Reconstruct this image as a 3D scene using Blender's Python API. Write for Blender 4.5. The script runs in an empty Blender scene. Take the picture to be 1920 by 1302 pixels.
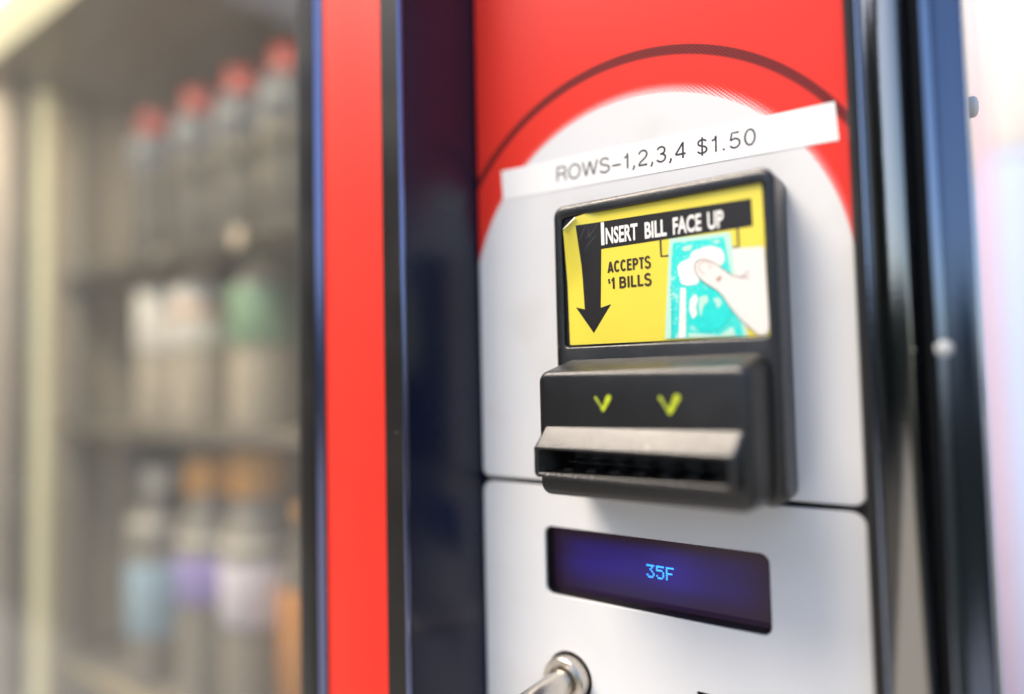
import bpy, bmesh, math, random
from mathutils import Matrix, Vector
random.seed(7)
SC = bpy.context.scene
COL = SC.collection
H0 = 1350.0            # all coordinates below are millimetres; z = 0 lies 1.35 m above the ground
def V(x, y, z): return Vector((x * .001, y * .001, (z + H0) * .001))

# ------------------------------------------------------------------ camera
cd = bpy.data.cameras.new('camera'); cam = bpy.data.objects.new('camera', cd); COL.objects.link(cam)
SC.camera = cam
yaw, pit, rol = 0.61657493, 0.04694659, 0.0219436
Rm = Matrix.Rotation(yaw, 3, 'Z') @ Matrix.Rotation(pit, 3, 'X') @ Matrix.Rotation(rol, 3, 'Y')
rt, fw, up = Rm.col[0], Rm.col[1], Rm.col[2]
M = Matrix((rt, up, -fw)).transposed().to_4x4(); M.translation = V(207.18, -264.97, -17)
cam.matrix_world = M
cd.sensor_width = 36; cd.lens = 36 * 1260 / 1920
cd.clip_start = .01; cd.clip_end = 500
cd.dof.use_dof = True; cd.dof.focus_distance = .276; cd.dof.aperture_fstop = 1.3
cd.dof.aperture_blades = 0

# ------------------------------------------------------------------ sky, sun, exposure
SUN_EL, SUN_AZ = math.radians(58), math.radians(222)    # azimuth from +Y, clockwise towards +X
w = bpy.data.worlds.new('World'); SC.world = w; w.use_nodes = True
nt = w.node_tree; nt.nodes.clear()
sky = nt.nodes.new('ShaderNodeTexSky'); sky.sky_type = 'NISHITA'; sky.sun_disc = False
sky.sun_elevation = SUN_EL; sky.sun_rotation = SUN_AZ; sky.air_density = 1.0; sky.dust_density = 2.5; sky.ozone_density = 1.0
bg = nt.nodes.new('ShaderNodeBackground'); bg.inputs[1].default_value = .115
wo = nt.nodes.new('ShaderNodeOutputWorld'); nt.links.new(sky.outputs[0], bg.inputs[0]); nt.links.new(bg.outputs[0], wo.inputs[0])
sd = bpy.data.lights.new('sun', 'SUN'); sd.energy = 2.2; sd.angle = math.radians(30); sd.color = (1, .87, .70)
so = bpy.data.objects.new('sun', sd); COL.objects.link(so)
sv = Vector((math.sin(SUN_AZ) * math.cos(SUN_EL), math.cos(SUN_AZ) * math.cos(SUN_EL), math.sin(SUN_EL)))
so.rotation_euler = sv.to_track_quat('Z', 'Y').to_euler(); so.location = (0, -3, 5)
SC.view_settings.view_transform = 'Standard'; SC.view_settings.look = 'None'
SC.view_settings.exposure = 1.5; SC.view_settings.gamma = 1
SC.cycles.max_bounces = 8; SC.cycles.transparent_max_bounces = 12
SC.cycles.sample_clamp_indirect = 6

# ------------------------------------------------------------------ materials
def mat(name, col, rough=.5, metal=0, bump=None, spec=.5, coat=0, var=0, varscale=60, emit=None, es=0, coatr=.03):
    m = bpy.data.materials.new(name); m.use_nodes = True
    n = m.node_tree.nodes; l = m.node_tree.links; b = n['Principled BSDF']
    b.inputs['Base Color'].default_value = (*col, 1); b.inputs['Roughness'].default_value = rough
    b.inputs['Metallic'].default_value = metal; b.inputs['Specular IOR Level'].default_value = spec
    b.inputs['Coat Weight'].default_value = coat; b.inputs['Coat Roughness'].default_value = coatr
    tc = n.new('ShaderNodeTexCoord')
    if emit: b.inputs['Emission Color'].default_value = (*emit, 1); b.inputs['Emission Strength'].default_value = es
    if bump:
        t = n.new('ShaderNodeTexNoise'); t.inputs['Scale'].default_value = bump[0]; t.inputs['Detail'].default_value = 3
        bp = n.new('ShaderNodeBump'); bp.inputs['Strength'].default_value = bump[1]; bp.inputs['Distance'].default_value = bump[2]
        l.new(tc.outputs['Object'], t.inputs['Vector']); l.new(t.outputs[0], bp.inputs['Height']); l.new(bp.outputs[0], b.inputs['Normal'])
        if coat: l.new(bp.outputs[0], b.inputs['Coat Normal'])
    if var:
        t = n.new('ShaderNodeTexNoise'); t.inputs['Scale'].default_value = varscale; t.inputs['Detail'].default_value = 6
        r = n.new('ShaderNodeMapRange'); r.inputs[1].default_value = .3; r.inputs[2].default_value = .7
        r.inputs[3].default_value = 1 - var; r.inputs[4].default_value = 1 + var
        mx = n.new('ShaderNodeVectorMath'); mx.operation = 'SCALE'; mx.inputs[0].default_value = col
        l.new(tc.outputs['Object'], t.inputs['Vector']); l.new(t.outputs[0], r.inputs[0]); l.new(r.outputs[0], mx.inputs['Scale'])
        l.new(mx.outputs[0], b.inputs['Base Color'])
    return m

ROOT = Vector((-.38, .4, 0))      # base of the vending machine
def oc(x, z): return (x * .001 - ROOT.x, (z + H0) * .001 - ROOT.z)

class NB:                          # tiny node expression builder
    def __init__(s, m): s.m = m; s.n = m.node_tree.nodes; s.l = m.node_tree.links
    def put(s, sock, v):
        if isinstance(v, (int, float)): sock.default_value = v
        else: s.l.new(v, sock)
    def op(s, o, a, b=0, c=0):
        k = s.n.new('ShaderNodeMath'); k.operation = o
        s.put(k.inputs[0], a); s.put(k.inputs[1], b); s.put(k.inputs[2], c); return k.outputs[0]
    def sm(s, v, a, b):           # smoothstep from a to b
        k = s.n.new('ShaderNodeMapRange'); k.interpolation_type = 'SMOOTHSTEP'
        s.put(k.inputs[0], v); s.put(k.inputs[1], a); s.put(k.inputs[2], b); return k.outputs[0]
    def mix(s, f, a, b):
        k = s.n.new('ShaderNodeMix'); k.data_type = 'RGBA'; s.put(k.inputs[0], f)
        for i, v in ((6, a), (7, b)):
            if isinstance(v, tuple): k.inputs[i].default_value = (*v, 1)
            else: s.l.new(v, k.inputs[i])
        return k.outputs[2]
    def xz(s):
        t = s.n.new('ShaderNodeTexCoord'); q = s.n.new('ShaderNodeSeparateXYZ'); s.l.new(t.outputs['Object'], q.inputs[0])
        x = s.op('MULTIPLY_ADD', q.outputs[0], 1000, ROOT.x * 1000); z = s.op('MULTIPLY_ADD', q.outputs[2], 1000, ROOT.z * 1000 - H0)
        return x, z, t
    def dist(s, x, z, cx, cz):
        a = s.op('SUBTRACT', x, cx); b = s.op('SUBTRACT', z, cz)
        return s.op('SQRT', s.op('ADD', s.op('MULTIPLY', a, a), s.op('MULTIPLY', b, b)))

def printed_panel():
    m = mat('printed panel', (.7, .7, .7), .32, bump=(900, .05, .0004), spec=.22)
    B = NB(m); x, z, t = B.xz()
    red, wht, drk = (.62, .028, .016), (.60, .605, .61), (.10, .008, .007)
    # screen of dots, 45 degrees
    p = 1.05
    u = B.op('MULTIPLY', B.op('ADD', x, z), .7071 / p); v = B.op('MULTIPLY', B.op('SUBTRACT', x, z), .7071 / p)
    fu = B.op('SUBTRACT', B.op('FRACT', u), .5); fv = B.op('SUBTRACT', B.op('FRACT', v), .5)
    dd = B.op('SQRT', B.op('ADD', B.op('MULTIPLY', fu, fu), B.op('MULTIPLY', fv, fv)))
    d1 = B.dist(x, z, 83.7, 16.9)
    dh = B.dist(x, z, 84.6, 20.6)
    tt = B.op('DIVIDE', B.op('SUBTRACT', 88.0, dh), 6.0)                # 0 at the rim, 1 at the disc
    rad = B.op('MULTIPLY', B.sm(tt, -.1, .85), .44)
    dot = B.op('SUBTRACT', 1, B.sm(B.op('SUBTRACT', dd, rad), -.06, .06))
    dot = B.op('MULTIPLY', dot, B.op('GREATER_THAN', z, 17))
    disc = B.op('SUBTRACT', 1, B.sm(d1, 86.6, 86.85))
    low = B.op('LESS_THAN', z, 16.9)
    white = B.op('MAXIMUM', disc, low)
    cres = B.op('MULTIPLY', B.op('SUBTRACT', 1, B.sm(B.dist(x, z, 82.5, 19.2), 104.2, 104.6)), B.sm(B.dist(x, z, 82.6, 17.2), 101.6, 102.8))
    cres = B.op('MULTIPLY', cres, B.op('SUBTRACT', 1, B.op('MULTIPLY', B.op('SUBTRACT', 1, B.sm(dd, .22, .34)), .28)))
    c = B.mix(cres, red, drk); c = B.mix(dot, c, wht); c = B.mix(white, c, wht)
    ns = B.n.new('ShaderNodeTexNoise'); ns.inputs['Scale'].default_value = 35; ns.inputs['Detail'].default_value = 8
    B.l.new(t.outputs['Object'], ns.inputs['Vector'])
    c = B.mix(B.op('MULTIPLY', B.op('MULTIPLY', B.sm(ns.outputs[0], .48, .8), .16), white), c, (.38, .31, .22))
    v = B.n.new('ShaderNodeTexVoronoi'); v.inputs['Scale'].default_value = 160; B.l.new(t.outputs['Object'], v.inputs['Vector'])
    n3 = B.n.new('ShaderNodeTexNoise'); n3.inputs['Scale'].default_value = 70; B.l.new(t.outputs['Object'], n3.inputs['Vector'])
    k = B.op('MULTIPLY', B.op('LESS_THAN', v.outputs['Distance'], .06), B.op('GREATER_THAN', n3.outputs[0], .60))
    c = B.mix(B.op('MULTIPLY', k, .5), c, (.42, .36, .30))
    B.l.new(c, B.n['Principled BSDF'].inputs['Base Color'])
    return m

def specked(name, col, rough, bump, spec=.5, coat=0, amount=.70):
    m = mat(name, col, rough, bump=bump, spec=spec, coat=coat)
    B = NB(m); t = B.n.new('ShaderNodeTexCoord')
    v = B.n.new('ShaderNodeTexVoronoi'); v.inputs['Scale'].default_value = 220; B.l.new(t.outputs['Object'], v.inputs['Vector'])
    ns = B.n.new('ShaderNodeTexNoise'); ns.inputs['Scale'].default_value = 90; B.l.new(t.outputs['Object'], ns.inputs['Vector'])
    k = B.op('MULTIPLY', B.op('LESS_THAN', v.outputs['Distance'], .075), B.op('GREATER_THAN', ns.outputs[0], amount))
    n2 = B.n.new('ShaderNodeTexNoise'); n2.inputs['Scale'].default_value = 25; n2.inputs['Detail'].default_value = 6; B.l.new(t.outputs['Object'], n2.inputs['Vector'])
    c = B.mix(B.op('MULTIPLY', B.sm(n2.outputs[0], .5, .8), .35), col, tuple(min(1, q * 2 + .006) for q in col))
    B.l.new(B.mix(k, c, (.30, .29, .27)), B.n['Principled BSDF'].inputs['Base Color'])
    r = B.op('MULTIPLY_ADD', B.sm(n2.outputs[0], .35, .7), .12, rough - .05)
    B.l.new(r, B.n['Principled BSDF'].inputs['Roughness'])
    return m

M_panel = printed_panel()
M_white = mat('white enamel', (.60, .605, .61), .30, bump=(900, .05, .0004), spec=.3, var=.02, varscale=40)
M_plastic = specked('black grained plastic', (.005, .0045, .004), .20, (3200, .38, .0004), spec=.72, amount=.66)
M_smooth = mat('smooth black plastic', (.014, .013, .013), .25, bump=(300, .05, .0004))
M_paint = specked('black satin paint', (.012, .011, .010), .42, (1500, .12, .0003), spec=.3, amount=.60)
M_gloss = mat('gloss black enamel', (.012, .012, .014), .09, bump=(420, .35, .0003), coat=1, spec=.8, coatr=.04)
M_rail = mat('dark blue grey rail enamel', (.12, .15, .22), .14, metal=1, bump=(900, .10, .0003))
M_rib_glint = mat('blue rib glint', (.17, .19, .33), .2, metal=1, bump=(420, .2, .0003))  # blue tint stands in for the sky highlight on rounded edges
M_glint = mat('blue grey edge glint', (.30, .35, .46), .16, metal=1, bump=(420, .2, .0003))  # blue grey colour stands for sky reflected along right-facing edges
M_trim = mat('dark polished door trim', (.30, .295, .28), .10, metal=1, bump=(900, .10, .0002))
M_navy = mat('dark satin frame paint', (.006, .009, .026), .2, bump=(2500, .15, .0002), var=.2, varscale=20)
M_red = mat('red vinyl', (.66, .034, .022), .5, spec=.12, bump=(700, .06, .0004), var=.03, varscale=30)
M_dark = mat('dark cavity', (.006, .006, .006), .6, bump=(200, .1, .0004))
M_steel = mat('brushed nickel', (.62, .58, .52), .28, metal=1, bump=(600, .12, .0004), var=.08, varscale=200)
M_zinc = mat('pale zinc bolt', (.40, .42, .43), .4, metal=.2, bump=(500, .1, .0004))
M_label = mat('white label tape', (.70, .70, .69), .45, bump=(300, .05, .0004))
M_ink = mat('black ink', (.012, .012, .016), .45, bump=(500, .05, .0003))
M_yel = mat('yellow sticker vinyl', (.66, .56, .055), .36, coat=.1, bump=(120, .1, .0006), var=.02, varscale=60)
M_band = mat('black sticker ink', (.014, .013, .014), .4, bump=(120, .1, .0006), spec=.3)
M_swhite = mat('white sticker ink', (.70, .69, .65), .4, bump=(200, .05, .0004))
M_brown = mat('dark brown sticker ink', (.035, .020, .012), .4, bump=(200, .05, .0004))
M_cyan_pale = mat('pale green sticker ink', (.42, .66, .55), .4, bump=(200, .05, .0004))
M_skin = mat('pale skin sticker ink', (.67, .64, .60), .4, bump=(200, .05, .0004))
M_line = mat('mauve line ink', (.13, .06, .05), .4, bump=(200, .05, .0004))
M_shade = mat('beige shade ink', (.42, .27, .20), .4, bump=(200, .05, .0004))
M_crease = mat('worn crease', (.075, .07, .07), .5, bump=(400, .1, .0004))
M_check = mat('yellow green paint', (.42, .50, .010), .5, bump=(800, .5, .0006), var=.25, varscale=500)
M_check2 = mat('worn yellow green paint', (.30, .36, .02), .55, bump=(800, .5, .0006), var=.35, varscale=900)
def cyan_print():
    m = mat('turquoise engraved print', (.05, .70, .62), .4)
    B = NB(m); x, z, t = B.xz()
    ns = B.n.new('ShaderNodeTexNoise'); ns.inputs['Scale'].default_value = 900; ns.inputs['Detail'].default_value = 3; B.l.new(t.outputs['Object'], ns.inputs['Vector'])
    n2 = B.n.new('ShaderNodeTexNoise'); n2.inputs['Scale'].default_value = 260; n2.inputs['Detail'].default_value = 2; B.l.new(t.outputs['Object'], n2.inputs['Vector'])
    f = B.op('ADD', B.op('MULTIPLY', B.sm(ns.outputs[0], .52, .70), .45), B.op('MULTIPLY', B.sm(n2.outputs[0], .58, .70), .45))
    B.l.new(B.mix(f, (.02, .58, .53), (.50, .72, .62)), B.n['Principled BSDF'].inputs['Base Color']); return m
M_cyan = cyan_print()
M_cyan_flat = mat('turquoise print', (.015, .58, .53), .4, bump=(200, .05, .0004), var=.06, varscale=400)
def screen_mat():
    m = mat('display glass', (.006, .004, .010), .10, spec=.25, bump=(60, .02, .0005))
    B = NB(m); x, z, t = B.xz()
    mp = B.n.new('ShaderNodeMapping'); mp.inputs['Scale'].default_value = (12, 12, 90); B.l.new(t.outputs['Object'], mp.inputs['Vector'])
    ns = B.n.new('ShaderNodeTexNoise'); ns.inputs['Scale'].default_value = 1; ns.inputs['Detail'].default_value = 2; B.l.new(mp.outputs[0], ns.inputs['Vector'])
    vx = B.op('ADD', B.op('MULTIPLY', B.sm(x, 33, 54), B.op('SUBTRACT', 1, B.sm(x, 84, 118))), B.op('MULTIPLY', B.op('MULTIPLY', B.sm(x, 80, 100), B.op('SUBTRACT', 1, B.sm(x, 116, 140))), .55))
    vz = B.op('MULTIPLY', B.sm(z, -118, -101), B.op('SUBTRACT', 1, B.sm(z, -96, -88)))
    g = B.op('MULTIPLY', B.op('MULTIPLY', vx, vz), B.sm(ns.outputs[0], -.1, .75))
    g = B.op('MULTIPLY', g, .8)
    b = B.n['Principled BSDF']; b.inputs['Emission Strength'].default_value = 1
    B.l.new(B.mix(g, (.007, .0035, .006), (.010, .006, .082)), b.inputs['Emission Color']); return m
M_screen = screen_mat()
M_pixel = mat('lit display dots', (.02, .1, .2), .4, emit=(.03, .30, 1.0), es=1.3)
M_inner = mat('cabinet liner', (.56, .50, .43), .5, bump=(30, .1, .001), var=.08, varscale=5)
M_inner2 = mat('brown shelf enamel', (.17, .155, .135), .5, bump=(30, .1, .001), var=.08, varscale=5)
M_olive = mat('olive tray rail', (.34, .30, .18), .5, bump=(30, .1, .001))
M_ceil = mat('olive cabinet roof', (.19, .165, .115), .35, bump=(20, .1, .001), var=.05, varscale=8)
M_tray = mat('dark tray', (.11, .105, .10), .4, bump=(100, .1, .0005))
M_trayfront = mat('grey tray rail', (.30, .29, .28), .35, bump=(100, .1, .0005))
M_lamp = mat('lamp tube', (.9, .9, .8), .5, emit=(1.0, .91, .74), es=19)
M_jamb = mat('pale pink jamb', (.80, .72, .68), .5, bump=(30, .1, .001))
M_diff = mat('cream lamp diffuser', (.85, .82, .68), .5, emit=(1.0, .93, .62), es=.42)
M_shelf_glint = mat('beige shelf glint', (.85, .72, .60), .4, emit=None, bump=(60, .1, .001))
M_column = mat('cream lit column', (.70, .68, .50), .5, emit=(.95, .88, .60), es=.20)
def glass():
    m = bpy.data.materials.new('window glass'); m.use_nodes = True; n = m.node_tree.nodes; l = m.node_tree.links; n.clear()
    tr = n.new('ShaderNodeBsdfTransparent'); tr.inputs[0].default_value = (.95, .935, .89, 1)
    gl = n.new('ShaderNodeBsdfGlossy'); gl.inputs['Roughness'].default_value = .02
    fr = n.new('ShaderNodeFresnel'); fr.inputs['IOR'].default_value = 1.45
    mx = n.new('ShaderNodeMixShader'); o = n.new('ShaderNodeOutputMaterial')
    ge = n.new('ShaderNodeNewGeometry'); mu = n.new('ShaderNodeMath'); mu.operation = 'SUBTRACT'; mu.inputs[0].default_value = 1; l.new(ge.outputs['Backfacing'], mu.inputs[1])
    m2 = n.new('ShaderNodeMath'); m2.operation = 'MULTIPLY'; l.new(fr.outputs[0], m2.inputs[0]); l.new(mu.outputs[0], m2.inputs[1])
    l.new(m2.outputs[0], mx.inputs[0]); df = n.new('ShaderNodeBsdfDiffuse'); df.inputs[0].default_value = (.55, .54, .52, 1)      # thin film of dust and smears, added as haze to flatten contrast
    tc = n.new('ShaderNodeTexCoord'); ns = n.new('ShaderNodeTexNoise'); ns.inputs['Scale'].default_value = 9; ns.inputs['Detail'].default_value = 5
    mr = n.new('ShaderNodeMapRange'); mr.inputs[1].default_value = .3; mr.inputs[2].default_value = .7; mr.inputs[3].default_value = .035; mr.inputs[4].default_value = .075
    l.new(tc.outputs['Object'], ns.inputs['Vector']); l.new(ns.outputs[0], mr.inputs[0])
    md = n.new('ShaderNodeMixShader'); l.new(mr.outputs[0], md.inputs[0]); l.new(tr.outputs[0], md.inputs[1]); l.new(df.outputs[0], md.inputs[2]); l.new(md.outputs[0], mx.inputs[1]); l.new(gl.outputs[0], mx.inputs[2]); l.new(mx.outputs[0], o.inputs[0]); return m
M_glass = glass()

# ------------------------------------------------------------------ object helpers
def tag(o, label=None, cat=None, group=None, kind=None):
    if label: o['label'] = label
    if cat: o['category'] = cat
    if group: o['group'] = group
    if kind: o['kind'] = kind
    return o
def thing(name, loc, label, cat, group=None):
    o = bpy.data.objects.new(name, None); o.empty_display_size = .05; COL.objects.link(o); o.location = loc
    return tag(o, label, cat, group)
def origin(p):
    o = Vector((0, 0, 0))
    while p is not None: o = o + p.location; p = p.parent
    return o
def mk(name, verts, faces, m, parent=None, loc=None, angle=35, label=None, recalc=True):
    """verts in millimetres; linked as one mesh object"""
    base = origin(parent) + (loc or Vector((0, 0, 0)))
    me = bpy.data.meshes.new(name)
    me.from_pydata([V(*v) - base for v in verts], [], faces); me.validate()
    if recalc:
        bm = bmesh.new(); bm.from_mesh(me); bmesh.ops.recalc_face_normals(bm, faces=bm.faces); bm.to_mesh(me); bm.free()
    me.shade_smooth(); me.set_sharp_from_angle(angle=math.radians(angle))
    for q in (m if isinstance(m, (list, tuple)) else [m]): me.materials.append(q)
    o = bpy.data.objects.new(name, me); COL.objects.link(o)
    if parent is not None: o.parent = parent
    if loc: o.location = loc
    if label: o['label'] = label
    return o
def rr(x0, x1, z0, z1, r, n=6):
    """rounded rectangle in the x-z plane"""
    r = min(r, (x1 - x0) / 2 - 1e-4, (z1 - z0) / 2 - 1e-4); P = []
    for cx, cz, a in ((x1 - r, z1 - r, 0), (x0 + r, z1 - r, 90), (x0 + r, z0 + r, 180), (x1 - r, z0 + r, 270)):
        for k in range(n + 1):
            t = math.radians(a + 90 * k / n); P.append((cx + r * math.cos(t), cz + r * math.sin(t)))
    return P
def loft(rings, n=6, cap0=True, cap1=True):
    """rings: (x0,x1,z0,z1,r,y)"""
    vs, fs = [], []
    for (x0, x1, z0, z1, r, y) in rings: vs += [(p[0], y, p[1]) for p in rr(x0, x1, z0, z1, r, n)]
    k = 4 * (n + 1)
    for i in range(len(rings) - 1):
        for j in range(k):
            a, b = i * k + j, i * k + (j + 1) % k; fs.append((a, b, b + k, a + k))
    if cap0: fs.append(tuple(range(k))[::-1])
    if cap1: fs.append(tuple((len(rings) - 1) * k + j for j in range(k)))
    return vs, fs
def inset(q, d): x0, x1, z0, z1, r = q; return (x0 + d, x1 - d, z0 + d, z1 - d, max(r - d, .1))
def fillet(q, y, rad, n=4, out=True):
    """rings rounding the outer front edge of q (front face at y); goes from side to face"""
    R = []
    for k in range(n + 1):
        t = math.pi / 2 * k / n; R.append((*inset(q, rad * (1 - math.cos(t))), y + rad * (1 - math.sin(t))))
    return R
def fillet_in(q, y, rad, n=3):
    """rings rounding the rim of an opening q (surface at y), going from face into the opening"""
    R = []
    for k in range(n + 1):
        t = math.pi / 2 * k / n; R.append((*inset(q, -rad * (1 - math.sin(t))), y + rad * (1 - math.cos(t))))
    return R
def box(x0, x1, y0, y1, z0, z1, b=0):
    vs = [(x, y, z) for x in (x0, x1) for y in (y0, y1) for z in (z0, z1)]
    fs = [(0, 1, 3, 2), (4, 6, 7, 5), (0, 4, 5, 1), (2, 3, 7, 6), (0, 2, 6, 4), (1, 5, 7, 3)]
    if b:
        bm = bmesh.new(); vv = [bm.verts.new(v) for v in vs]
        for f in fs: bm.faces.new([vv[i] for i in f])
        bmesh.ops.bevel(bm, geom=list(bm.edges), offset=b, segments=2, affect='EDGES', profile=.5)
        bm.verts.index_update(); vs = [tuple(v.co) for v in bm.verts]; fs = [tuple(v.index for v in f.verts) for f in bm.faces]; bm.free()
    return vs, fs
def join(*ms):
    vs, fs = [], []
    for v, f in ms: k = len(vs); vs += list(v); fs += [tuple(i + k for i in q) for q in f]
    return vs, fs
def extrude_z(prof, z0, z1, closed=True):
    k = len(prof); vs = [(x, y, z0) for x, y in prof] + [(x, y, z1) for x, y in prof]
    fs = [(j, (j + 1) % k, (j + 1) % k + k, j + k) for j in range(k if closed else k - 1)]
    if closed: fs += [tuple(range(k))[::-1], tuple(range(k, 2 * k))]
    return vs, fs
def arc(cx, cy, r, a0, a1, n=5):
    return [(cx + r * math.cos(math.radians(a0 + (a1 - a0) * k / n)), cy + r * math.sin(math.radians(a0 + (a1 - a0) * k / n))) for k in range(n + 1)]
def curve_plate(loops, y0, y1, bevel=0):
    """plate in the x-z plane with holes: first loop is the outline; y0 front, y1 back"""
    cu = bpy.data.curves.new('tmp', 'CURVE'); cu.dimensions = '2D'; cu.fill_mode = 'BOTH'
    t = abs(y1 - y0)
    cu.bevel_depth = bevel; cu.bevel_resolution = 2; cu.offset = -bevel; cu.extrude = max(t / 2 - bevel, 0)
    for L in loops:
        s = cu.splines.new('POLY'); s.points.add(len(L) - 1); s.use_cyclic_u = True
        for p, (x, z) in zip(s.points, L): p.co = (x, z, 0, 1)
    ob = bpy.data.objects.new('tmp', cu); COL.objects.link(ob)
    dg = bpy.context.evaluated_depsgraph_get(); me = bpy.data.meshes.new_from_object(ob.evaluated_get(dg))
    ym = (y0 + y1) / 2
    vs = [(v.co.x, ym - v.co.z, v.co.y) for v in me.vertices]; fs = [tuple(p.vertices) for p in me.polygons]
    bpy.data.objects.remove(ob); bpy.data.curves.remove(cu); bpy.data.meshes.remove(me)
    return vs, fs
def text_mesh(s, x, z, hgt, width, y, slant=0.0, bold=0.0, rot=0.0, shear=0.0, space=1.0):
    """flat lettering: left baseline at x,z; capital height and total width in mm"""
    cu = bpy.data.curves.new('tmp', 'FONT'); cu.body = s; cu.offset = bold; cu.space_character = space
    cu.resolution_u = 4; cu.size = 1
    ob = bpy.data.objects.new('tmp', cu); COL.objects.link(ob)
    dg = bpy.context.evaluated_depsgraph_get(); me = bpy.data.meshes.new_from_object(ob.evaluated_get(dg))
    xs = [v.co.x for v in me.vertices]; x0, x1 = min(xs), max(xs)
    cap = .729; kx = width / (x1 - x0); kz = hgt / cap; out = []
    for v in me.vertices:
        a = (v.co.x - x0) * kx; b = v.co.y * kz; a += shear * b
        out.append((x + a * math.cos(rot) - b * math.sin(rot), y, z + a * math.sin(rot) + b * math.cos(rot)))
    fs = [tuple(p.vertices) for p in me.polygons]
    bpy.data.objects.remove(ob); bpy.data.curves.remove(cu); bpy.data.meshes.remove(me)
    return out, fs
def lathe(prof, cx, cy, n=24, z0=0):
    """profile (r,z) round a vertical axis"""
    vs, fs = [], []
    for r, z in prof:
        for k in range(n): t = 2 * math.pi * k / n; vs.append((cx + r * math.cos(t), cy + r * math.sin(t), z0 + z))
    for i in range(len(prof) - 1):
        for k in range(n): a, b = i * n + k, i * n + (k + 1) % n; fs.append((a, b, b + n, a + n))
    fs.append(tuple(range(n))[::-1]); fs.append(tuple((len(prof) - 1) * n + k for k in range(n)))
    return vs, fs
def lathe_y(prof, cx, cz, n=48):
    """profile (r,y) round an axis along y"""
    vs, fs = [], []
    for r, y in prof:
        for k in range(n): t = 2 * math.pi * k / n; vs.append((cx + r * math.cos(t), y, cz + r * math.sin(t)))
    for i in range(len(prof) - 1):
        for k in range(n): a, b = i * n + k, i * n + (k + 1) % n; fs.append((a, b, b + n, a + n))
    fs.append(tuple(range(n))[::-1]); fs.append(tuple((len(prof) - 1) * n + k for k in range(n)))
    return vs, fs
def ring(cx, cz, r, n=40): return [(cx + r * math.cos(2 * math.pi * k / n), cz + r * math.sin(2 * math.pi * k / n)) for k in range(n)]

# ------------------------------------------------------------------ the place
def ground_mat():
    m = mat('concrete paving', (.34, .33, .31), .8, bump=(60, .3, .002), var=.12, varscale=1.5); return m
gd = mk('ground', [(-60000, -60000, -H0), (60000, -60000, -H0), (60000, 60000, -H0), (-60000, 60000, -H0)], [(0, 1, 2, 3)], ground_mat(), recalc=False)
tag(gd, 'grey concrete paving in front of the machine', kind='structure')

rd = mk('ground_darkener', [(-30000, -13300, -H0 + 4), (-1900, -13300, -H0 + 4), (-1900, -1400, -H0 + 4), (-30000, -1400, -H0 + 4)], [(0, 1, 2, 3)], mat('dark asphalt', (.045, .045, .045), .85, bump=(90, .6, .003), var=.2, varscale=3), recalc=False)
tag(rd, 'added dark asphalt sheet, out of view, to the left of the paving', kind='structure')  # unseen sheet added to darken what the black plastic mirrors

# pale wall seen out of focus past the machine's right side
M_wall = mat('pale lavender wall paint', (.43, .51, .71), .7, bump=(40, .2, .002), var=.03, varscale=2)
M_sunlit = mat('cream sunlit wall', (.84, .79, .72), .6, bump=(40, .2, .002), var=.03, varscale=2)  # cream stands in for sunlight on the upper wall
M_post = mat('pink painted post', (.62, .38, .44), .6, bump=(60, .2, .001), var=.04, varscale=4)
wl = thing('wall', V(440, 1600, -H0), 'pale lavender wall with its sunlit top in cream beyond the right side of the machine', 'wall')
mk('wall_face', *box(120, 760, 1600, 1750, -H0, 470, 4), M_wall, wl)
mk('sunlit_band', *box(118, 762, 1597, 1748, 471, 1000, 3), M_sunlit, wl)
po = tag(mk('post', *box(207, 228, 1400, 1440, -H0, 1400, 3), M_post), 'pink painted post standing just beyond the right edge of the machine', 'post')

# unseen brown building on the left, added to keep sky out of the glass reflection
bl = thing('blocker', V(-9000, -6000, -H0), 'added unseen brown building standing to the left across the asphalt drive', 'blocker')
mk('wall', *box(-12000, -8600, -12500, -1600, -H0, 5400, 10), mat('brown render', (.30, .24, .17), .8, bump=(6, .4, .01), var=.15, varscale=.8), bl)
mk('roof', *box(-12200, -8400, -12700, -1400, 5401, 5650, 20), mat('dark roof edge', (.10, .09, .08), .7, bump=(6, .3, .01)), bl)
for k in range(4):
    y = -11500 + k * 2600
    f = mk('window', *box(-8610, -8560, y, y + 1300, 0, 1700, 8), mat('dark window frame', (.06, .05, .045), .5, bump=(20, .2, .002)) if k == 0 else bpy.data.materials['dark window frame'], bl)
    mk('pane', *box(-8562, -8552, y + 90, y + 1210, 90, 1610), M_gloss, f)
# clipped dark hedge across the paving (it is what the glossy trim mirrors at eye height)
def hedge():
    bm = bmesh.new(); bmesh.ops.create_grid(bm, x_segments=160, y_segments=14, size=.5)
    for v in bm.verts:
        X = v.co.x * 44000 - 8000; t = (v.co.y + .5) * 5400
        if t < 3200: y, z = -15000, t - H0
        elif t < 4600: y, z = -15000 - (t - 3200), 3200 - H0
        else: y, z = -16400, 3200 - (t - 4600) * 4 - H0
        v.co = (X, y + random.uniform(-160, 160), z + random.uniform(-140, 140))
    bm.verts.index_update(); r = [tuple(v.co) for v in bm.verts], [tuple(v.index for v in f.verts) for f in bm.faces]; bm.free(); return r
hd = tag(mk('hedge', *hedge(), mat('dark hedge leaves', (.036, .044, .032), .7, bump=(9, 1, .08), var=.5, varscale=6)), 'long clipped dark green hedge across the paving opposite the machine', 'hedge')

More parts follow.
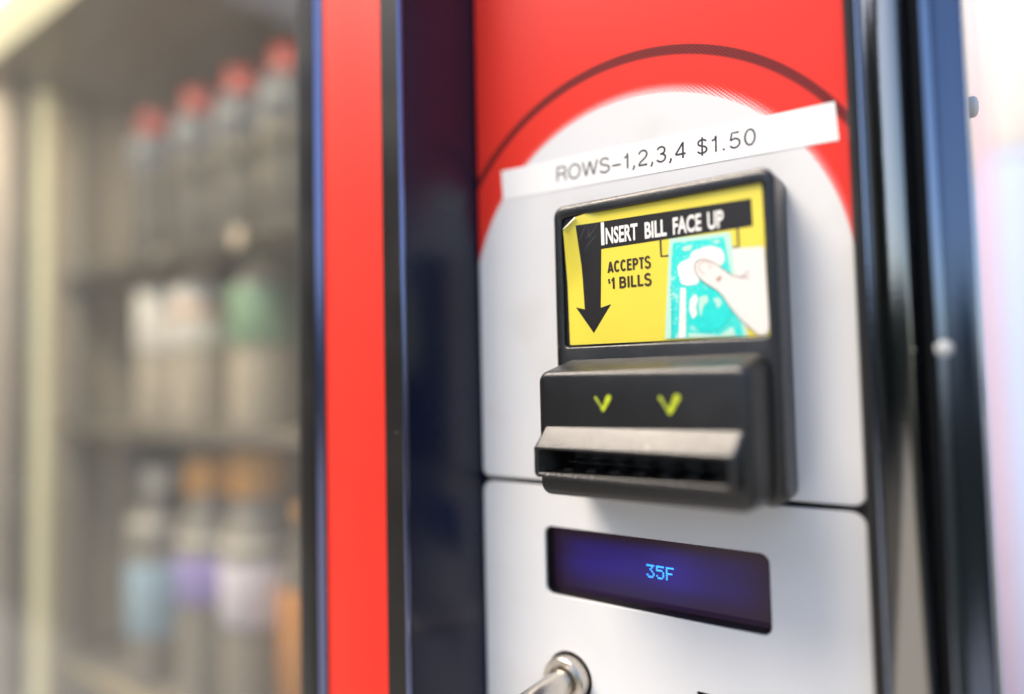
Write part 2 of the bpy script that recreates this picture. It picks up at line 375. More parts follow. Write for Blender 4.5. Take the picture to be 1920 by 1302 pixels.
def dark_screen_hedge():  # unseen hedge added to darken reflections in validator and window
    bm = bmesh.new(); bmesh.ops.create_grid(bm, x_segments=120, y_segments=24, size=.5)
    for v in bm.verts:
        X = v.co.x * 26000 - 17500; t = (v.co.y + .5) * 12500
        y, z = (-13500, t - H0) if t < 9500 else (-13500 - (t - 9500), 9500 - H0)
        v.co = (X, y + random.uniform(-320, 320), z + random.uniform(-260, 260) + (math.sin(X * .0011) * 500 if t > 6000 else 0))
    bm.verts.index_update(); r = [tuple(v.co) for v in bm.verts], [tuple(v.index for v in f.verts) for f in bm.faces]; bm.free(); return r
tag(mk('hedge', *dark_screen_hedge(), bpy.data.materials['dark hedge leaves']), 'added tall dark hedge, out of view, standing across the paving to the left', 'hedge')
def side_hedge():
    bm = bmesh.new(); bmesh.ops.create_grid(bm, x_segments=90, y_segments=12, size=.5)
    for v in bm.verts:
        Y = v.co.x * 9000 - 3200; t = (v.co.y + .5) * 2300
        x, z = (2600, t - H0) if t < 1220 else ((2600 + t - 1220, 1220 - H0) if t < 1900 else (3280, 1220 - (t - 1900) * 3 - H0))
        v.co = (x + random.uniform(-50, 50), Y, z + random.uniform(-45, 45))
    bm.verts.index_update(); r = [tuple(v.co) for v in bm.verts], [tuple(v.index for v in f.verts) for f in bm.faces]; bm.free(); return r
tag(mk('hedge', *side_hedge(), bpy.data.materials['dark hedge leaves']), 'low dark hedge edging the paving on the right, square to the wall', 'hedge')
def low_hedge():
    bm = bmesh.new(); bmesh.ops.create_grid(bm, x_segments=90, y_segments=12, size=.5)
    for v in bm.verts:
        X = v.co.x * 7000 + 4600; t = (v.co.y + .5) * 2300
        y, z = (1500, t - H0) if t < 1250 else ((1500 + t - 1250, 1250 - H0) if t < 1900 else (2150, 1250 - (t - 1900) * 3 - H0))
        v.co = (X, y + random.uniform(-50, 50), z + random.uniform(-45, 45))
    bm.verts.index_update(); r = [tuple(v.co) for v in bm.verts], [tuple(v.index for v in f.verts) for f in bm.faces]; bm.free(); return r
tag(mk('hedge', *low_hedge(), bpy.data.materials['dark hedge leaves']), 'low dark hedge running on from the right end of the pale lavender wall', 'hedge')

# ------------------------------------------------------------------ vending machine
vm = thing('vending_machine', ROOT, 'glass fronted drinks vending machine with a red and white bill validator panel', 'vending machine')
ZB, ZT = -H0 + 60, 480
# cabinet shell
mk('side_panel', *box(-965, -960, 0, 760, ZB, ZT, 1), M_gloss, vm)
mk('side_panel', *box(200.5, 205.3, 12, 760, ZB, ZT, 1), M_gloss, vm)
mk('back_panel', *box(-959, 199, 740, 759, ZB, ZT - 1), M_gloss, vm)
mk('top_panel', *box(-959, 199, 0, 739, ZT - 20, ZT - 1), M_gloss, vm)
mk('kick_plate', *box(-950, 190, 10, 730, -H0 + 1, ZB - 1, 2), M_dark, vm)
# door: strip column beside the window
lf = [(-96, -26), (-96, -36), (-95.2, -37), (-91, -39.2), (-90, -39.6), (-80.5, -40)] + arc(-79.3, -38.6, 1.4, -90, -25, 4) + [(-77.6, -34), (-69.4, -30), (-90, -26)]
mk('window_trim', *extrude_z(lf, ZB, ZT, True), M_paint, vm, angle=50)
rb = [(-77.9, -34.2), (-77.9, -39.2), (-77.2, -39.5), (-73.6, -37.6), (-71.6, -36.2), (-71.4, -34.2)]
mk('rib_trim', *extrude_z(rb, ZB, ZT, True), M_rib_glint, vm, angle=50)
mk('inner_lip', *box(-71.2, -69.5, -39.9, -34, ZB, ZT, .3), M_paint, vm)
mk('red_strip', *box(-69.2, -27.4, -39.3, -34, ZB, ZT, .3), M_red, vm, label='bright red vertical trim strip')
fr = [(-69.2, -33.8), (-27.2, -33.8), (-27.2, -39.6), (-26.8, -40), (-15.6, -40)] + arc(-15.0, -38.6, 1.4, -80, -28, 5) + [(-1.2, 2.0), (-1.2, 8), (-69.2, 8)]
mk('door_frame', *extrude_z(fr, ZB, ZT, True), M_paint, vm, angle=24)
# slanted reveal skin between the frame and the panel
def reveal():
    p = [(-13.35, -37.6), (-.9, 2.6)]
    n = Vector((40.2, -12.45)).normalized() * .35
    q = [(p[0][0] + n.x, p[0][1] + n.y), (p[1][0] + n.x, p[1][1] + n.y), p[1], p[0]]
    return extrude_z(q, ZB, ZT, True)
mk('edge_glint', *extrude_z([(-14.75, -40.3), (-14.1, -40.1), (-13.45, -38.9), (-13.5, -37.9), (-14.9, -39.4)], ZB, ZT, True), M_rib_glint, vm, angle=60)  # thin strip tinted blue as the highlight along the frame edge
mk('frame_reveal', *reveal(), M_navy, vm)
mk('door_backing', *box(-.6, 170.8, 9, 14, ZB, ZT), M_dark, vm)
# right hand trim
rp = [(175.6, 9), (175.6, -5.0), (176.4, -5.6), (183.6, -5.6)] + arc(183.8, -.2, 5.4, -88, -12, 8) + [(189.3, 9)]
mk('door_trim', *extrude_z(rp, ZB, ZT, True), M_trim, vm, angle=50, label='gloss black door edge')
mk('trim_ridge', *extrude_z([(170.6, 9), (170.6, -6.6), (171.2, -7.6), (174.0, -7.6), (174.4, -7.2), (174.4, 9)], ZB, ZT, True), M_paint, vm, angle=50)
mk('trim_glint', *extrude_z([(174.5, 9), (174.5, -7.3), (174.9, -7.3), (175.5, -6.0), (175.5, 9)], ZB, ZT, True), M_glint, vm, angle=60)
mk('door_gap', *box(189.4, 193.2, 10, 14, ZB, ZT), M_dark, vm)
cp = [(193.2, 12), (193.2, -8.6), (193.8, -9.6), (197.2, -6.6), (197.8, -6.2), (202.0, -5.3), (202.6, -5.0)] + arc(203.0, -2.7, 2.3, -60, 0, 4) + [(205.3, 11.9)]
mk('hinge_rail', *extrude_z(cp, ZB, ZT, True), M_rail, vm, angle=60)
mk('rail_glint', *extrude_z([(193.9, -9.9), (194.5, -9.7), (197.1, -7.0), (197.0, -6.6), (193.9, -9.3)], ZB, ZT, True), M_glint, vm, angle=60)  # strip added as the bright sky glint on the rail slope
bo = lathe_y([(2.5, -6), (2.5, -9.6), (1.9, -9.8), (1.8, -10.8), (1.4, -11.2), (.3, -11.3)], 195.6, -10.4, 20)
mk('bolt', *bo, M_zinc, vm, label='small pale bolt head on the hinge rail')
def bolt_side(y, z):
    vs, fs = lathe_y([(4.2, 205.3), (4.2, 207.0), (3.4, 208.0), (1.5, 208.5)], y, z, 20)
    return [(b, a, c) for a, b, c in vs], fs
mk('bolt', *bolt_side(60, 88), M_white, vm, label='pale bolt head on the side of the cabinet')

# upper and lower control panels
up_l = rr(.3, 170, -64.6, 440, 4.2)
mk('upper_panel', *curve_plate([up_l], 0, 2.4, .45), M_panel, vm, label='red panel with a white disc and a dark halftone arc')
lo_o = rr(.3, 170, -900, -66.9, 5.5)
HX, HZ = 47.2, -151.6
disp = rr(35.7, 136.2, -116.2, -85.4, 3.6)
slot = rr(106.2, 128, -178, -143.3, .8)
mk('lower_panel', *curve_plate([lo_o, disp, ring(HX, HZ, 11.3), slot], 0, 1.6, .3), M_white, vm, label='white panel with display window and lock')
mk('coin_slot', *join(curve_plate([rr(103, 131, -181, -140, 1), rr(106.6, 127.6, -177.6, -143.7, .6)], 1.7, 7), box(104, 130, 7.1, 8.8, -180, -141)), M_smooth, vm)
# gap filler between the two panels
mk('panel_seam', *box(2, 169, 2.6, 8.8, -72, -60), M_dark, vm)
# display
db = curve_plate([rr(31, 141, -121, -81, 4), rr(36.0, 135.9, -115.9, -85.7, 3.3)], 1.7, 7.6, 0)
ds = mk('display', *box(32, 140, 7.7, 8.8, -120, -82), M_screen, vm, label='dark violet lit temperature display')
mk('display_surround', *db, M_smooth, ds)
GL = {'3': ['11111', '00010', '00100', '00010', '00001', '10001', '01110'],
      '5': ['11111', '10000', '11110', '00001', '00001', '10001', '01110'],
      'F': ['11111', '10000', '10000', '11110', '10000', '10000', '10000']}
for ch, gx in (('3', 82.7), ('5', 87.1), ('F', 91.5)):
    B_ = []
    for r_, row in enumerate(GL[ch]):
        for c_, bit in enumerate(row):
            if bit == '1':
                x = gx + c_ * .70; z = -98.4 - r_ * .80
                B_.append(box(x, x + .56, 7.6, 7.68, z - .48, z))
    mk('display_character', *join(*B_), M_pixel, ds)
# lock: collar and handle shaft
lk = mk('lock', *lathe_y([(10.2, 8), (10.2, -6.0), (9.7, -6.6), (7.2, -6.6), (6.9, -6.3), (6.9, -4.4), (6.2, -4.4)], HX, HZ), M_steel, vm, label='round nickel lock collar')
mk('shaft', *lathe_y([(6.1, -4.5), (6.1, -44), (5.6, -45)], HX - .3, HZ - .2), M_steel, lk)

# ------------------------------------------------------------------ bill validator
O = (55, 147.6, -64.4, 57.2, 5.0); I = (59.6, 144.4, -4.3, 51.7, 2.2)
R = [(*O, 0.0)] + fillet(O, -18, 2.3, 5) + fillet_in(I, -18, .7, 3) + [(*I, -16.2)]
bv = mk('bill_validator', *loft(R, cap0=True, cap1=True), M_plastic, vm, angle=40, label='black plastic bill validator')
Q = (60.0, 142.6, -62.9, -15.3, 4.5)
S = (62.6, 140.4, -55.8, -36.2, 1.4)
R = [(58.6, 144.0, -63.9, -9.6, 5, -17.6), (58.7, 143.9, -63.8, -10.4, 4.6, -20)]
R += [(*inset((59.6, 143.0, -63.1, -13.9, 4.5), 0), -36.5)] + fillet((59.7, 142.9, -63.0, -14.3, 4.5), -40, 2.5, 5)[1:]
R += [(*S, -40.0)]
mk('housing', *loft(R, cap1=False), M_plastic, bv, angle=40, label='projecting lower housing with two yellow green check marks')
F = (61.2, 139.0, -54.9, -43.0, 1.5); Op = (63.4, 136.4, -53.4, -44.6, .7)
R = [(*S, -40.0)] + [(61.3, 139.4, -55.4, -42.6, 1.6, -45.2)] + fillet(F, -46.2, .8, 3)[1:] + fillet_in(Op, -46.2, .7, 3) + [(66.5, 136, -53.0, -44.4, .6, -42), (68, 134.5, -52.0, -45.4, .5, -26)]
mk('bill_slot', *loft(R, cap0=False, cap1=True), M_plastic, bv, angle=40, label='projecting bill slot with a worn lower lip')
for k in range(7):
    x = 70.5 + k * 9.9
    mk('rib', *join(box(x, x + 4.6, -37, -27, -50.0, -49.5, .1), box(x + .4, x + 4.2, -40, -27, -53.0, -52.2, .1)), M_smooth, bv)
# worn bright nicks along the lower lip
for x, r in ((67.5, .42), (72.6, .30), (79.7, .34), (86.6, .28), (104, .16)):
    v_, f_ = lathe_y([(r, -46.05), (r * .8, -46.32), (r * .2, -46.4)], x, -53.95, 10)
    mk('nick', v_, f_, M_zinc, bv)
def stroke(pts, wd, y, th=.12):
    """painted stroke along pts with round ends"""
    vs, fs = [], []
    L = []; Rr = []
    for i, (x, z) in enumerate(pts):
        a = pts[max(i - 1, 0)]; b = pts[min(i + 1, len(pts) - 1)]
        dx, dz = b[0] - a[0], b[1] - a[1]; d = math.hypot(dx, dz); nx, nz = -dz / d, dx / d
        w_ = wd[i] / 2; L.append((x + nx * w_, z + nz * w_)); Rr.append((x - nx * w_, z - nz * w_))
    def capr(p, q, n=5):
        cx, cz = (p[0] + q[0]) / 2, (p[1] + q[1]) / 2; r = math.hypot(p[0] - q[0], p[1] - q[1]) / 2
        a = math.atan2(p[1] - cz, p[0] - cx)
        return [(cx + r * math.cos(a - math.pi * k / n), cz + r * math.sin(a - math.pi * k / n)) for k in range(1, n)]
    poly = L + capr(L[-1], Rr[-1]) + Rr[::-1] + capr(Rr[0], L[0])
    return curve_plate([poly], y - th, y)
def check(x, z, s, k):
    a = stroke([(x - 3.4 * s, z + 5.2 * s), (x - 1.6 * s, z + 2.5 * s), (x - .2 * s, z + .2 * s)], [1.2 * s, .9 * s, 1.2 * s], -40.02)
    b = stroke([(x - .1 * s, z + .3 * s), (x + 1.2 * s, z + 2.8 * s), (x + 2.4 * s, z + 5.2 * s)], [1.4 * s, 1.8 * s, 2.3 * s], -40.03, .18)
    o = mk('check_mark', *b, M_check, bv, label='%s yellow green painted check mark' % k)
    mk('check_stroke', *a, M_check2, bv)
check(89.0, -29.7, .93, 'smaller'); check(115.2, -30.5, 1.08, 'larger')

# ------------------------------------------------------------------ instruction sticker
YS = -16.6
def lift(x, z):
    """peeling top left corner, mm towards the viewer"""
    d = max(0, 1 - math.hypot((x - 60) / 17.0, (z - 50) / 30.0))
    return 4.6 * d ** 1.5
def curl(vs):
    out = []
    for x, y, z in vs:
        l = lift(x, z); out.append((x + .58 * l * .35, y - l, z - .2 * l))
    return out
def film(poly, layer, holes=(), dice=True, raw=None):
    """flat print layer on the sticker, cut fine enough to follow the curl"""
    vs, fs = raw if raw else curve_plate([poly, *holes], YS - .05 * layer, YS - .05 * layer)
    bm = bmesh.new(); vv = [bm.verts.new(v) for v in vs]
    for f in fs:
        try: bm.faces.new([vv[i] for i in f])
        except ValueError: pass
    if dice:
        xs = [v.co.x for v in bm.verts]; zs = [v.co.z for v in bm.verts]
        for a in range(int(min(xs)), min(int(max(xs)) + 1, 84), 2):
            bmesh.ops.bisect_plane(bm, geom=bm.verts[:] + bm.edges[:] + bm.faces[:], plane_co=(a, 0, 0), plane_no=(1, 0, 0))
        for a in range(int(min(zs)), int(max(zs)) + 1, 2):
            bmesh.ops.bisect_plane(bm, geom=bm.verts[:] + bm.edges[:] + bm.faces[:], plane_co=(0, 0, a), plane_no=(0, 0, 1))
    bm.verts.index_update()
    V_ = curl([tuple(v.co) for v in bm.verts]); F_ = [tuple(v.index for v in f.verts) for f in bm.faces]; bm.free()
    return V_, F_
def rpoly(P, r, n=4):
    """round the corners of a polygon"""
    out = []
    for i, p in enumerate(P):
        a, c = P[i - 1], P[(i + 1) % len(P)]
        da = math.hypot(a[0] - p[0], a[1] - p[1]); dc = math.hypot(c[0] - p[0], c[1] - p[1]); q = min(r, da * .45, dc * .45)
        s = (p[0] + (a[0] - p[0]) * q / da, p[1] + (a[1] - p[1]) * q / da); e = (p[0] + (c[0] - p[0]) * q / dc, p[1] + (c[1] - p[1]) * q / dc)
        for k in range(n + 1):
            t = k / n; out.append(((1 - t) ** 2 * s[0] + 2 * t * (1 - t) * p[0] + t * t * e[0], (1 - t) ** 2 * s[1] + 2 * t * (1 - t) * p[1] + t * t * e[1]))
    return out
so_ = rpoly([(61.6, -3.3), (144.0, -3.7), (143.2, 51.8), (66.0, 51.8), (61.2, 47.0)], 1.8)
so_ = rpoly([(61.6, -3.3), (144.0, -3.7), (143.2, 51.6), (70.5, 51.9), (66.4, 51.2), (61.0, 46.6), (61.0, 34)], .9)
stk = mk('instruction_sticker', *film(so_, 0), M_yel, vm, label='yellow bill instruction sticker peeling at its top left corner', recalc=False)
band = [(66.6, 47.6), (139.3, 46.6), (139.5, 36.4), (77.8, 36.0), (76.8, 11.6), (81.6, 12.7), (73.2, 1.2), (64.9, 12.7), (69.2, 11.5), (68.3, 30)]
mk('arrow_band', *film(band, 1), M_band, stk, recalc=False)
# folded white backing along the torn corner
fv = curl([(66.6, YS - .3, 51.3), (61.0, YS - .3, 46.7), (62.0, YS - 1.0, 46.7), (66.9, YS - .9, 50.4)])
mk('backing_fold', fv, [(0, 1, 2, 3)], M_swhite, stk, recalc=False)
# creases in the black corner
for P in ([(71, 46.6), (69.6, 44.2), (68.0, 41.0)], [(76.5, 47.0), (74.2, 44.0), (72.6, 42.4), (70.8, 41.5)], [(75.5, 42.0), (73.6, 40.4), (71.6, 38.6), (70.2, 35.8)], [(72.5, 45.4), (72.0, 43.0), (73.0, 41.6)]):
    mk('crease', *film(None, 1.6, raw=stroke(P, [.10, .22, .12] if len(P) == 3 else [.08, .2, .2, .08], YS - .08, 0)), M_crease, stk, recalc=False)
def A_(cx, cy, rx, ry, a0, a1, n=10): return [(cx + rx * math.cos(math.radians(a0 + (a1 - a0) * k / n)), cy + ry * math.sin(math.radians(a0 + (a1 - a0) * k / n))) for k in range(n + 1)]
GLY = {   # (width, strokes) for capital height 1
    'R': (.66, [[(.05, 0), (.05, 1)], [(.05, .97), (.38, .97)] + A_(.38, .73, .22, .24, 85, -85) + [(.05, .49)], [(.40, .49), (.52, .42), (.56, .30), (.58, .08), (.62, 0)]]),
    'O': (.78, [A_(.39, .5, .34, .48, 90, 450, 28)]),
    'W': (.94, [[(.02, 1), (.24, .02)], [(.24, .02), (.47, .98)], [(.47, .98), (.70, .02)], [(.70, .02), (.92, 1)]]),
    'S': (.64, [A_(.32, .74, .24, .235, 20, 185, 10) + [(.14, .60), (.30, .53), (.46, .47)] + A_(.32, .27, .27, .245, 50, -165, 14)]),
    '-': (.56, [[(.02, .36), (.54, .36)]]),
    '1': (.40, [[(.26, 0), (.26, 1)], [(.06, .74), (.20, .78), (.26, .98)]]),
    ',': (.24, [[(.13, .13), (.13, 0), (.06, -.16)]]),
    '.': (.26, [[(.13, 0), (.13, .12)]]),
    '2': (.56, [A_(.28, .73, .22, .24, 175, -25, 12) + [(.42, .50), (.14, .24), (.05, .05)], [(.05, .04), (.52, .04)]]),
    '3': (.56, [A_(.27, .745, .20, .225, 165, -80, 12) + [(.22, .525)], [(.22, .52)] + A_(.27, .27, .23, .245, 85, -160, 14)]),
    '4': (.58, [[(.42, 0), (.42, 1)], [(.42, .97), (.04, .29)], [(.04, .27), (.56, .27)]]),
    '5': (.58, [[(.48, .95), (.15, .95), (.09, .50)], [(.09, .50)] + A_(.28, .31, .23, .28, 125, -155, 14)]),
    '0': (.58, [A_(.29, .5, .22, .47, 90, 450, 24)]),
    '$': (.60, [A_(.30, .72, .20, .20, 20, 185, 10) + [(.14, .60), (.30, .52), (.44, .46)] + A_(.30, .28, .22, .21, 50, -165, 12), [(.30, -.10), (.30, 1.08)]]),
    ' ': (.30, []),
    'A': (.72, [[(.08, 0), (.36, .96)], [(.36, .96), (.64, 0)], [(.17, .24), (.55, .24)]]),
    'C': (.70, [A_(.36, .5, .27, .43, 42, 318, 18)]),
    'E': (.60, [[(.10, 0), (.10, 1)], [(.10, .915), (.56, .915)], [(.10, .51), (.53, .51)], [(.10, .085), (.57, .085)]]),
    'P': (.64, [[(.10, 0), (.10, 1)], [(.10, .915), (.34, .915)] + A_(.34, .69, .21, .225, 88, -88) + [(.10, .465)]]),
    'T': (.62, [[(.31, 0), (.31, 1)], [(.02, .915), (.60, .915)]]),
    'B': (.68, [[(.10, 0), (.10, 1)], [(.10, .915), (.36, .915)] + A_(.36, .72, .19, .195, 88, -88) + [(.10, .525)], [(.36, .515)] + A_(.38, .30, .21, .215, 85, -88) + [(.10, .085)]]),
    'I': (.26, [[(.13, 0), (.13, 1)]]),
    'L': (.56, [[(.10, 0), (.10, 1)], [(.10, .085), (.55, .085)]]),
}
def stroked(s, x, z, h, width, wt, y, rot=0, gap=.10):
    tot = sum(GLY[c][0] + gap for c in s) - gap; kx = width / (tot * h)
    vs, fs, cur, j = [], [], 0, 0
    for c in s:
        for P in GLY[c][1]:
            Q_ = [((cur + a) * h * kx, b * h) for a, b in P]; L, Rr = [], []
            for i, (a, b) in enumerate(Q_):
                p = Q_[max(i - 1, 0)]; q = Q_[min(i + 1, len(Q_) - 1)]
                if c in 'O0' and i in (0, len(Q_) - 1): p, q = Q_[-2], Q_[1]
                dx, dz = q[0] - p[0], q[1] - p[1]; d = math.hypot(dx, dz) or 1
                nx, nz = -dz / d * wt / 2, dx / d * wt / 2; L.append((a + nx, b + nz)); Rr.append((a - nx, b - nz))
            k = len(vs); n = len(Q_); j += 1
            for a, b in L + Rr:
                vs.append((x + a * math.cos(rot) - b * math.sin(rot), y - .004 * (j % 6), z + a * math.sin(rot) + b * math.cos(rot)))
            fs += [(k + i, k + i + 1, k + n + i + 1, k + n + i) for i in range(n - 1)]
        cur += GLY[c][0] + gap
    return vs, fs
def words(name, s, x, z, h, wd, m, bold=.02, rot=0, shear=0, layer=2, parent=stk, y=None):
    if y is None: V_, F_ = film(None, layer, raw=text_mesh(s, x, z, h, wd, YS - .05 * layer, bold=bold, rot=rot, shear=shear))
    else: V_, F_ = text_mesh(s, x, z, h, wd, y, bold=bold, rot=rot, shear=shear)
    return mk(name, V_, F_, m, parent, recalc=False)
words('lettering', 'I', 77.9, 38.0, 9.2, 1.5, M_swhite, .04)
words('lettering', 'NSERT', 80.0, 38.0, 6.7, 14.3, M_swhite, .03, -.008)
words('lettering', 'BILL', 97.4, 37.8, 6.5, 9.2, M_swhite, .032)
words('lettering', 'FACE', 109.2, 37.8, 6.5, 11.3, M_swhite, .032)
words('lettering', 'UP', 122.9, 37.7, 6.6, 6.1, M_swhite, .032)
for s_, x_, z_, h_, w_, t_ in (('ACCEPTS', 80.5, 25.7, 4.7, 18.9, .88), ('$', 80.4, 21.3, 1.8, 1.2, .34), ('1', 81.8, 18.9, 4.7, 1.9, .95), ('BILLS', 85.6, 18.8, 4.7, 13.9, .92)):
    mk('lettering', *film(None, 2, raw=stroked(s_, x_, z_, h_, w_, t_, YS - .1)), M_brown, stk, recalc=False)
def line(P, wd, m, layer, name='outline'):
    return mk(name, *film(None, layer, raw=stroke(P, [wd] * len(P), YS - .05 * layer, 0)), m, stk, recalc=False)
line([(103.9, 36.3), (104.0, 29.7), (108, 29.6)], .8, M_brown, 2, 'bracket'); line([(134.0, 36.6), (134.1, 29.6), (131, 29.5)], .8, M_brown, 2, 'bracket')
note = [(107.7, 36.1), (131.2, 35.4), (132.5, 25.5), (136.2, -3.5), (104.5, -2.9)]
mk('banknote_picture', *film(note, 3), M_cyan_pale, stk, recalc=False)
mk('banknote_print', *film([(109.1, 34.3), (128.9, 33.9), (131.0, 19.9), (134.8, -3.2), (106.3, -2.8), (107.4, 18.4)], 4), M_cyan, stk, recalc=False)
mk('banknote_strip', *film([(111.5, 16.5), (113.6, 16.3), (113.0, -2.9), (110.1, -2.8)], 5), M_swhite, stk, recalc=False)
mk('banknote_strip', *film([(107.3, 33), (108.3, 33), (107.0, -2.8), (105.4, -2.8)], 5), M_cyan_pale, stk, recalc=False)
blot = [(116.2, 29.9), (121.0, 31.0), (123.9, 31.4), (128.1, 29.4), (129.0, 26.1), (128.2, 23.6), (122.3, 22.2), (118.6, 20), (119.1, 18.7), (118.3, 17.3), (114.6, 17.0), (111.6, 18.0), (111.3, 20.9), (110.3, 24.7), (112.3, 26.7), (115.7, 27.4)]
mk('print_blot', *film(rpoly(blot, 1.2), 5), M_swhite, stk, recalc=False)
mk('print_blot', *film(rpoly([(112.4, 31.6), (114.6, 32.8), (117.0, 32.2), (116.2, 30.6), (113.4, 30.4)], 1), 5), M_cyan_pale, stk, recalc=False)
mk('print_blot', *film(rpoly([(124.6, 33.0), (126.8, 33.2), (127.6, 32.0), (125.4, 31.8)], .6), 5), M_cyan_pale, stk, recalc=False)
mk('print_blot', *film(rpoly([(114, -1), (126, -2.6), (131, 0.5), (132, -3.1), (114, -2.9)], .8), 5), M_cyan_pale, stk, recalc=False)
mk('print_medallion', *film(ring(122.4, 6.9, 8.1, 36), 6), M_cyan_flat, stk, recalc=False)
mk('print_blot', *film(rpoly([(115.1, 11.8), (117.4, 13.8), (118.5, 11.5), (117.3, 8.8), (117.9, 5.8), (116.0, 3.9), (114.7, 7.5)], 1), 7), M_swhite, stk, recalc=False)
mk('print_blot', *film(rpoly([(118.8, 12.3), (121.8, 12.9), (122.4, 10.5), (120.4, 8.9), (119.4, 5.8), (119.2, 4.3), (118.4, 8.0)], .8), 7), M_cyan_pale, stk, recalc=False)
mk('print_blot', *film(rpoly([(123.9, 11.4), (126.7, 11.4), (127.3, 9.0), (125.6, 7.2), (125.2, 9.2)], .8), 7), M_cyan_pale, stk, recalc=False)
for k in range(11):    # fine border marks up the left edge of the note
    z = -2 + k * 1.9; x = 107.9 - .0 * k
    mk('print_mark', *film(None, 6, raw=stroke([(x - .5, z), (x + .5, z + .55)], [.5, .35], YS - .3, 0)), M_cyan_flat, stk, recalc=False)
hand = [(131.9, 29.2), (143.3, 28.4), (143.5, 20.2), (143.9, -.1), (143.6, -2.2), (142.3, -3.4), (140.2, -3.3), (137.3, -.7), (134.0, 2.6), (131.1, 6.3), (128.8, 9.9), (127.5, 12.3), (125.4, 14.5), (121.9, 16.9), (119.5, 19.0), (117.7, 21.7), (117.4, 24.3), (118.2, 26.0), (120.3, 26.6), (123.0, 25.9), (125.8, 24.0), (128.8, 21.4), (130.9, 19.8), (132.6, 19.2)]
mk('hand_picture', *film(rpoly(hand, .8), 8), M_skin, stk, recalc=False)
thumb = [(137.6, 17.6), (134.6, 18.1), (131.9, 18.9), (130.9, 19.6), (128.8, 21.4), (125.8, 24.0), (123.0, 25.9), (120.3, 26.6), (118.2, 26.0), (117.4, 24.3), (117.7, 21.7), (119.5, 19.0), (121.9, 16.9), (125.4, 14.5), (127.5, 12.3), (128.8, 9.9), (131.1, 6.3), (134.0, 2.6), (137.3, -.7), (139.2, -2.6)]
def chaikin(P, n=2):
    for _ in range(n):
        Q_ = [P[0]]
        for a, b in zip(P, P[1:]): Q_ += [(.75 * a[0] + .25 * b[0], .75 * a[1] + .25 * b[1]), (.25 * a[0] + .75 * b[0], .25 * a[1] + .75 * b[1])]
        P = Q_ + [P[-1]]
    return P
line(chaikin(thumb), .30, M_line, 9); line(chaikin([(134.6, 18.1), (136.4, 19.0), (137.4, 20.2)]), .3, M_line, 9)
line(chaikin([(121.2, 20.8), (119.2, 22.3), (118.9, 24.4), (120.1, 25.5), (122.2, 25.4), (124.0, 23.7), (122.9, 22.6)]), .28, M_shade, 9, 'nail_outline')
mk('knuckle_shade', *film(rpoly([(125.2, 18.0), (126.8, 19.8), (127.9, 18.8), (126.6, 17.2)], .6), 9), M_shade, stk, recalc=False)

# ------------------------------------------------------------------ price label on the panel
a_ = -.0245
def lab(x, z):
    return (x, z)
pl = mk('price_label', *curve_plate([[(16.1, 70.6), (166.6, 66.6), (165.7, 81.1), (15.3, 85.3)]], -.16, -.02), M_label, vm, label='long white price label stuck askew across the disc')
mk('lettering', *stroked('ROWS-1,2,3,4', 47.0, 73.9, 6.7, 62.4, .80, -.2, -.0255), M_ink, pl, recalc=False)
mk('lettering', *stroked('$1.50', 113.6, 72.2, 6.5, 24.0, .74, -.2, -.0255), M_ink, pl, recalc=False)

# ------------------------------------------------------------------ window, cabinet interior
mk('window_glass', *box(-915, -92, -36.2, -32, -900, 425), M_glass, vm)
tb = join(box(-959, -92, -40, -31, 426, ZT - 1, 1), box(-959, -92, -40, -31, ZB, -901, 1), box(-959, -916, -40, -31, -900, 425, 1))
mk('window_frame', *tb, M_paint, vm)
ZC = 410
mk('liner', *join(box(-959, -916, -30, 92, -899, ZC), box(-959, -880, 138, 700, -899, ZC), box(-879, -2, 700, 730, -899, ZC)), M_inner, vm, label='beige cabinet liner')
mk('liner', *box(-88, -70, -24, 699, -899, ZC), M_dark, vm)
mk('roof_liner', *box(-959, -89, -30, 730, ZC + 1, ZC + 20), M_ceil, vm)
mk('floor_liner', *box(-959, -89, -30, 730, -920, -900), M_tray, vm)
mk('jamb', *box(-915, -883.5, 66, 91, -898, ZC - 1, 3), M_jamb, vm)
mk('light_column', *box(-900, -879, 117, 133, -898, ZC - 1, 4), M_column, vm)
mk('pillar', *box(-915, -882, 95, 112, -898, ZC - 1, 1), M_trayfront, vm)
mk('lamp', *box(-900, -92, -30, -13, ZC - 12, ZC, 3), M_lamp, vm, label='bright lamp tube along the top of the window')
mk('lamp_diffuser', *box(-900, -92, -12, 38, ZC - 11, ZC, 3), M_diff, vm)
for k in range(8):
    y = 165 + k * 62
    mk('liner_rib', *box(-879.8, -870, y, y + 16, -380, 405, 1), M_inner if k % 2 else M_trayfront, vm)
for k in range(16):          # dividers between the lanes, in front of the back wall
    x = -850 + k * 46
    mk('lane_divider', *box(x, x + 7, 430, 660, -375, 300, 1), M_trayfront if k % 3 else M_inner, vm)
SH = (142, -67, -393)
for zi, z in enumerate(SH):
    q = mk('shelf', *box(-878, -90, 150, 690, z - 9, z, 1), (M_inner2, M_inner2, M_inner2)[zi], vm)
    mk('shelf_rail', *box(-868, -90, 143, 149.5, z - (5, 12, 12)[zi], z + (0, 2, 2)[zi], 1), (M_inner2, M_inner2, M_olive)[zi], q)
    for tx in ((-432, -575), (-640, -500), (-560, -440))[zi]:
        mk('tag_and_glint', *box(tx - 9, tx + 9, 140, 142.8, z - 14, z + 6, 1), M_shelf_glint if zi == 0 and tx == -432 else M_inner2, q)  # beige one stands in for a blurred highlight; the rest are plain tags

